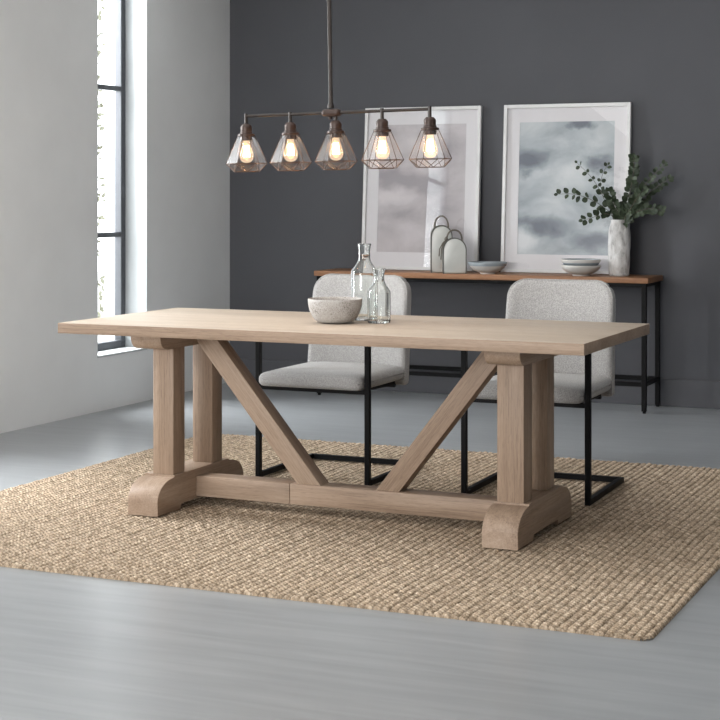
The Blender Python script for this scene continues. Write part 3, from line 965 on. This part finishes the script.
# ------------------------------------------------------------------ bowl and bottles on the dining table
bx, by = -0.066, -0.022
b = empty('stone_bowl', (bx, by, 0.7604)); tag(b, 'round speckled stone bowl on the dining table beside the glass bottles', 'bowl')
prof = [(0, 0.0), (0.050, 0.0), (0.060, 0.004)]
prof += [(0.060 + 0.046 * math.sin(a) ** 0.9, 0.004 + 0.089 * (1 - math.cos(a)) ** 0.85) for a in [PI / 2 * i / 16 for i in range(1, 17)]]
prof += [(0.1045, 0.0955), (0.100, 0.0945), (0.098, 0.088)]
prof += [(0.052 + 0.045 * math.sin(a), 0.014 + 0.074 * (1 - math.cos(a)) ** 0.85) for a in [PI / 2 * i / 12 for i in range(11, 0, -1)]] + [(0, 0.013)]
bm = bmesh.new(); add_lathe(bm, prof, 72); finish('body', bm, M['speckle'], b, smooth=70)

def bottle(x, y, hgt, R, neck, lip, label, sides, shoulder, rz):
    e = empty('glass_bottle', (x, y, 0.7604), rz); tag(e, label, 'bottle', 'glass bottles on the dining table')
    w = 0.0032
    zs, zn = shoulder
    prof = [(0, 0.004), (R * 0.80, 0.0), (R * 0.95, 0.002), (R, 0.010), (R, zs)]
    n = 9
    for i in range(1, n + 1):
        s = i / n
        prof.append((neck + (R - neck) * (0.5 + 0.5 * math.cos(PI * s ** 0.85)), zs + (zn - zs) * s))
    prof += [(neck, hgt - 0.030), (neck * 1.02, hgt - 0.024), (lip * 0.97, hgt - 0.008), (lip, hgt - 0.003), (lip * 0.97, hgt)]
    no = len(prof)
    inner = [(lip * 0.82, hgt), (neck - w, hgt - 0.022), (neck - w, zn)]
    for i in range(n, -1, -1):
        s = i / n
        inner.append((max(0.004, neck + (R - neck) * (0.5 + 0.5 * math.cos(PI * s ** 0.85)) - w), zs + (zn - zs) * s - 0.001))
    inner += [(R - w, 0.020), (R * 0.9, 0.013), (R * 0.6, 0.010), (0, 0.012)]
    allp = prof + inner
    def shape(t, i):
        r, z = allp[i]
        f = max(0.0, min(1.0, (zn - z) / (zn - zs)))          # panelled body, round neck
        a = 2 * PI / sides
        tt = (t % a) - a / 2
        poly = math.cos(a / 2) / math.cos(tt)
        poly = min(1.0, poly * 1.045) if sides > 6 else min(1.02, poly * 1.10)
        return 1 + (poly - 1) * f
    bm = bmesh.new(); add_lathe(bm, allp, 96, shape=shape)
    bmesh.ops.remove_doubles(bm, verts=bm.verts[:], dist=1e-6)
    finish('body', bm, M['bottle_glass'], e, smooth=30)
    return e
bottle(-0.018, 0.150, 0.305, 0.0525, 0.0235, 0.0275, 'taller clear glass bottle standing behind the speckled bowl on the dining table', 10, (0.190, 0.250), 0.3)
bottle(0.091, 0.045, 0.213, 0.0455, 0.0205, 0.0255, 'shorter clear glass bottle standing in front of the taller bottle on the dining table', 8, (0.118, 0.172), 0.32)

# ------------------------------------------------------------------ pendant light
BZ = 1.580
pend = empty('pendant_light', (-0.0745, 0.0, BZ)); tag(pend, 'dark bronze linear pendant light with five caged glass shades hanging above the table', 'pendant light')
pend.rotation_euler = (0, math.radians(-0.9), 0)
bar_half = 0.3965
bm = bmesh.new()
add_tube(bm, [(-bar_half, 0, 0), (bar_half, 0, 0)], 0.0062, 12)
finish('crossbar', bm, M['bronze'], pend)
RX = -0.020
bm = bmesh.new()
add_tube(bm, [(RX, 0, 0.018), (RX, 0, 0.03), (RX, 0, 0.04), (RX, 0, ZC - BZ - 0.028)], [0.013, 0.013, 0.0085, 0.0085], 16)
finish('rod', bm, M['bronze'], pend)
bm = bmesh.new(); add_lathe(bm, [(0, ZC - BZ - 0.001), (0.055, ZC - BZ - 0.001), (0.055, ZC - BZ - 0.022), (0.02, ZC - BZ - 0.03), (0, ZC - BZ - 0.03)], 32, (RX, 0)); finish('ceiling_rose', bm, M['bronze'], pend)
bm = rounded_box_bm(0.078, 0.046, 0.030, 0.0145, 8)
for v in bm.verts: v.co += Vector((RX + 0.004, 0, 0.0))
finish('hub', bm, M['copper'], pend, smooth=180)
bm = bmesh.new(); add_tube(bm, [(RX - 0.002, 0, -0.012), (RX - 0.002, 0, -0.026)], [0.009, 0.006], 12); finish('hub_screw', bm, M['copper'], pend)

def ring_pts(r, z, phase, n=6):
    return [Vector((r * math.cos(phase + 2 * PI * k / n), r * math.sin(phase + 2 * PI * k / n), z)) for k in range(n)]
def lamp(x):
    zs = -0.046 # top of the socket cup below the bar
    bm = bmesh.new()
    add_tube(bm, [(x, 0, 0.010), (x, 0, -0.046)], 0.0072, 12)
    st = finish('lamp_stem', bm, M['bronze'], pend)
    bm = bmesh.new()
    add_lathe(bm, [(0, -0.030), (0.014, -0.031), (0.0225, -0.040), (0.0235, -0.046), (0.0225, -0.062), (0.0250, -0.064), (0.0250, -0.070), (0.0340, -0.072), (0.0350, -0.076), (0.0340, -0.081), (0.0235, -0.082), (0.0235, -0.098), (0.0, -0.098)], 32, (x, 0))
    finish('socket', bm, M['copper'], pend, smooth=40)
    # cage and glass
    ph = math.radians(24 + 8.5)
    T = [Vector((x, 0, 0)) + p for p in ring_pts(0.0335, -0.079, ph)]
    Wd = [Vector((x, 0, 0)) + p for p in ring_pts(0.0830, -0.190, ph)]
    Bt = [Vector((x, 0, 0)) + p for p in ring_pts(0.0560, -0.222, ph + PI / 6)]
    bm = bmesh.new()
    tv, wv, bv = [[bm.verts.new(p) for p in R_] for R_ in (T, Wd, Bt)]
    for k in range(6):
        k2 = (k + 1) % 6
        bm.faces.new((tv[k], tv[k2], wv[k2], wv[k]))
        bm.faces.new((wv[k], wv[k2], bv[k]))
        bm.faces.new((bv[k], wv[k2], bv[k2]))
    sh = finish('lamp_shade', bm, M['shade_glass'], pend, smooth=0)
    bm = bmesh.new()
    rw = 0.0013
    for k in range(6):
        k2 = (k + 1) % 6
        for a, c in ((T[k], Wd[k]), (Wd[k], Wd[k2]), (Wd[k], Bt[k]), (Wd[k2], Bt[k]), (Bt[k], Bt[k2])):
            add_tube(bm, [a, c], rw, 6)
    finish('wire_cage', bm, M['wire'], sh, smooth=180)
    bm = bmesh.new()
    add_lathe(bm, [(0.013, -0.098), (0.0145, -0.110), (0.021, -0.128), (0.0275, -0.148), (0.0285, -0.160), (0.025, -0.174), (0.016, -0.184), (0, -0.188)], 32, (x, 0))
    bl = finish('bulb', bm, M['bulb_glass'], pend, smooth=180)
    bm = bmesh.new()
    for k in range(6):
        a = 2 * PI * k / 6
        add_tube(bm, [(x + 0.007 * math.cos(a), 0.007 * math.sin(a), -0.118), (x + 0.0125 * math.cos(a), 0.0125 * math.sin(a), -0.162)], 0.0036, 6)
    finish('filament', bm, M['filament'], bl, smooth=180)
spacing = 0.1977
for k in range(5):
    x = (k - 2) * spacing
    lamp(x)
    ld = bpy.data.lights.new('bulb_glow', 'POINT'); ld.energy = 0.8; ld.color = (1.0, 0.62, 0.33); ld.shadow_soft_size = 0.02
    lo = bpy.data.objects.new('bulb_glow', ld); COL.objects.link(lo); lo.location = (-0.0745 + x, 0, BZ - 0.175 + 0.0157 * x)

# ------------------------------------------------------------------ pale shrub outside the first window
def shrub():
    e = empty('garden_tree', (-4.75, 5.05, -0.121)); tag(e, 'overexposed pale leafy tree outside the narrow window', 'tree')
    rnd = random.Random(9)
    bm = bmesh.new(); add_tube(bm, [(0, 0, 0), (0.03, 0.02, 1.2), (-0.02, 0, 2.6), (0, 0, 3.6)], [0.05, 0.04, 0.03, 0.012], 8); finish('trunk', bm, M['bark_pale'], e, smooth=180)
    bm = bmesh.new()
    for k in range(1500):
        z = rnd.uniform(0.3, 4.0)
        r = 0.30 + 0.05 * math.sin(z * 5)
        a = rnd.uniform(0, 2 * PI); q = math.sqrt(rnd.random()) * r
        p = Vector((q * math.cos(a), q * math.sin(a), z))
        d = Vector((rnd.uniform(-1, 1), rnd.uniform(-1, 1), rnd.uniform(-1, .4)))
        add_leaf(bm, p, d, Vector((rnd.uniform(-1, 1), rnd.uniform(-1, 1), 1)), 0.06, 0.018)
    finish('foliage', bm, M['leaf_pale'], e, smooth=180)
shrub()

# ------------------------------------------------------------------ light
world = bpy.data.worlds.new('world'); scene.world = world; world.use_nodes = True
bg = world.node_tree.nodes['Background']
bg.inputs['Color'].default_value = (0.93, 0.97, 1.0, 1); bg.inputs['Strength'].default_value = 4.0

def area(name, loc, target, sx, sy, energy, color=(1, 1, 1), spread=PI):
    d = bpy.data.lights.new(name, 'AREA'); d.shape = 'RECTANGLE'; d.size = sx; d.size_y = sy
    d.energy = energy; d.color = color; d.spread = spread
    o = bpy.data.objects.new(name, d); COL.objects.link(o); o.location = loc
    o.rotation_euler = (Vector(target) - Vector(loc)).to_track_quat('-Z', 'Y').to_euler()
    return o
# daylight just outside the two window openings
area('daylight_window', (XL - 0.42, -0.185, 1.55), (0, -0.185, 1.2), 0.9, 2.4, 310, (0.96, 0.985, 1.0))
area('daylight_window', (XL - 1.0, 2.47, 1.75), (0.5, 2.40, 0.5), 0.9, 2.4, 260, (0.96, 0.985, 1.0))
# added soft fill, not fixtures of the room: one high behind the viewer on the window side, one over the room
area('fill_light', (-0.6, YF + 0.15, 1.6), (-0.2, 3.7, 1.1), 3.0, 2.0, 290, (1.0, 0.98, 0.96))
area('fill_light', (0.0, -1.2, ZC - 0.06), (0.0, -1.1, 0.0), 3.0, 3.0, 44, (1.0, 0.985, 0.965))

# ------------------------------------------------------------------ camera
cam = bpy.data.cameras.new('camera'); co = bpy.data.objects.new('camera', cam); COL.objects.link(co)
co.location = (2.561, -5.6682, 1.2693)
co.rotation_euler = (PI / 2, 0, 0.4199)
cam.sensor_width = 36.0; cam.sensor_fit = 'HORIZONTAL'
cam.lens = 1599.6 / 720 * 36.0
cam.shift_y = -(360 - 192.2) / 720
scene.camera = co

scene.view_settings.view_transform = 'Standard'
scene.view_settings.look = 'None'
scene.view_settings.exposure = 0.0
scene.cycles.max_bounces = 10
scene.cycles.transparent_max_bounces = 16
scene.cycles.sample_clamp_indirect = 6.0
scene.cycles.caustics_reflective = False
scene.cycles.use_denoising = True
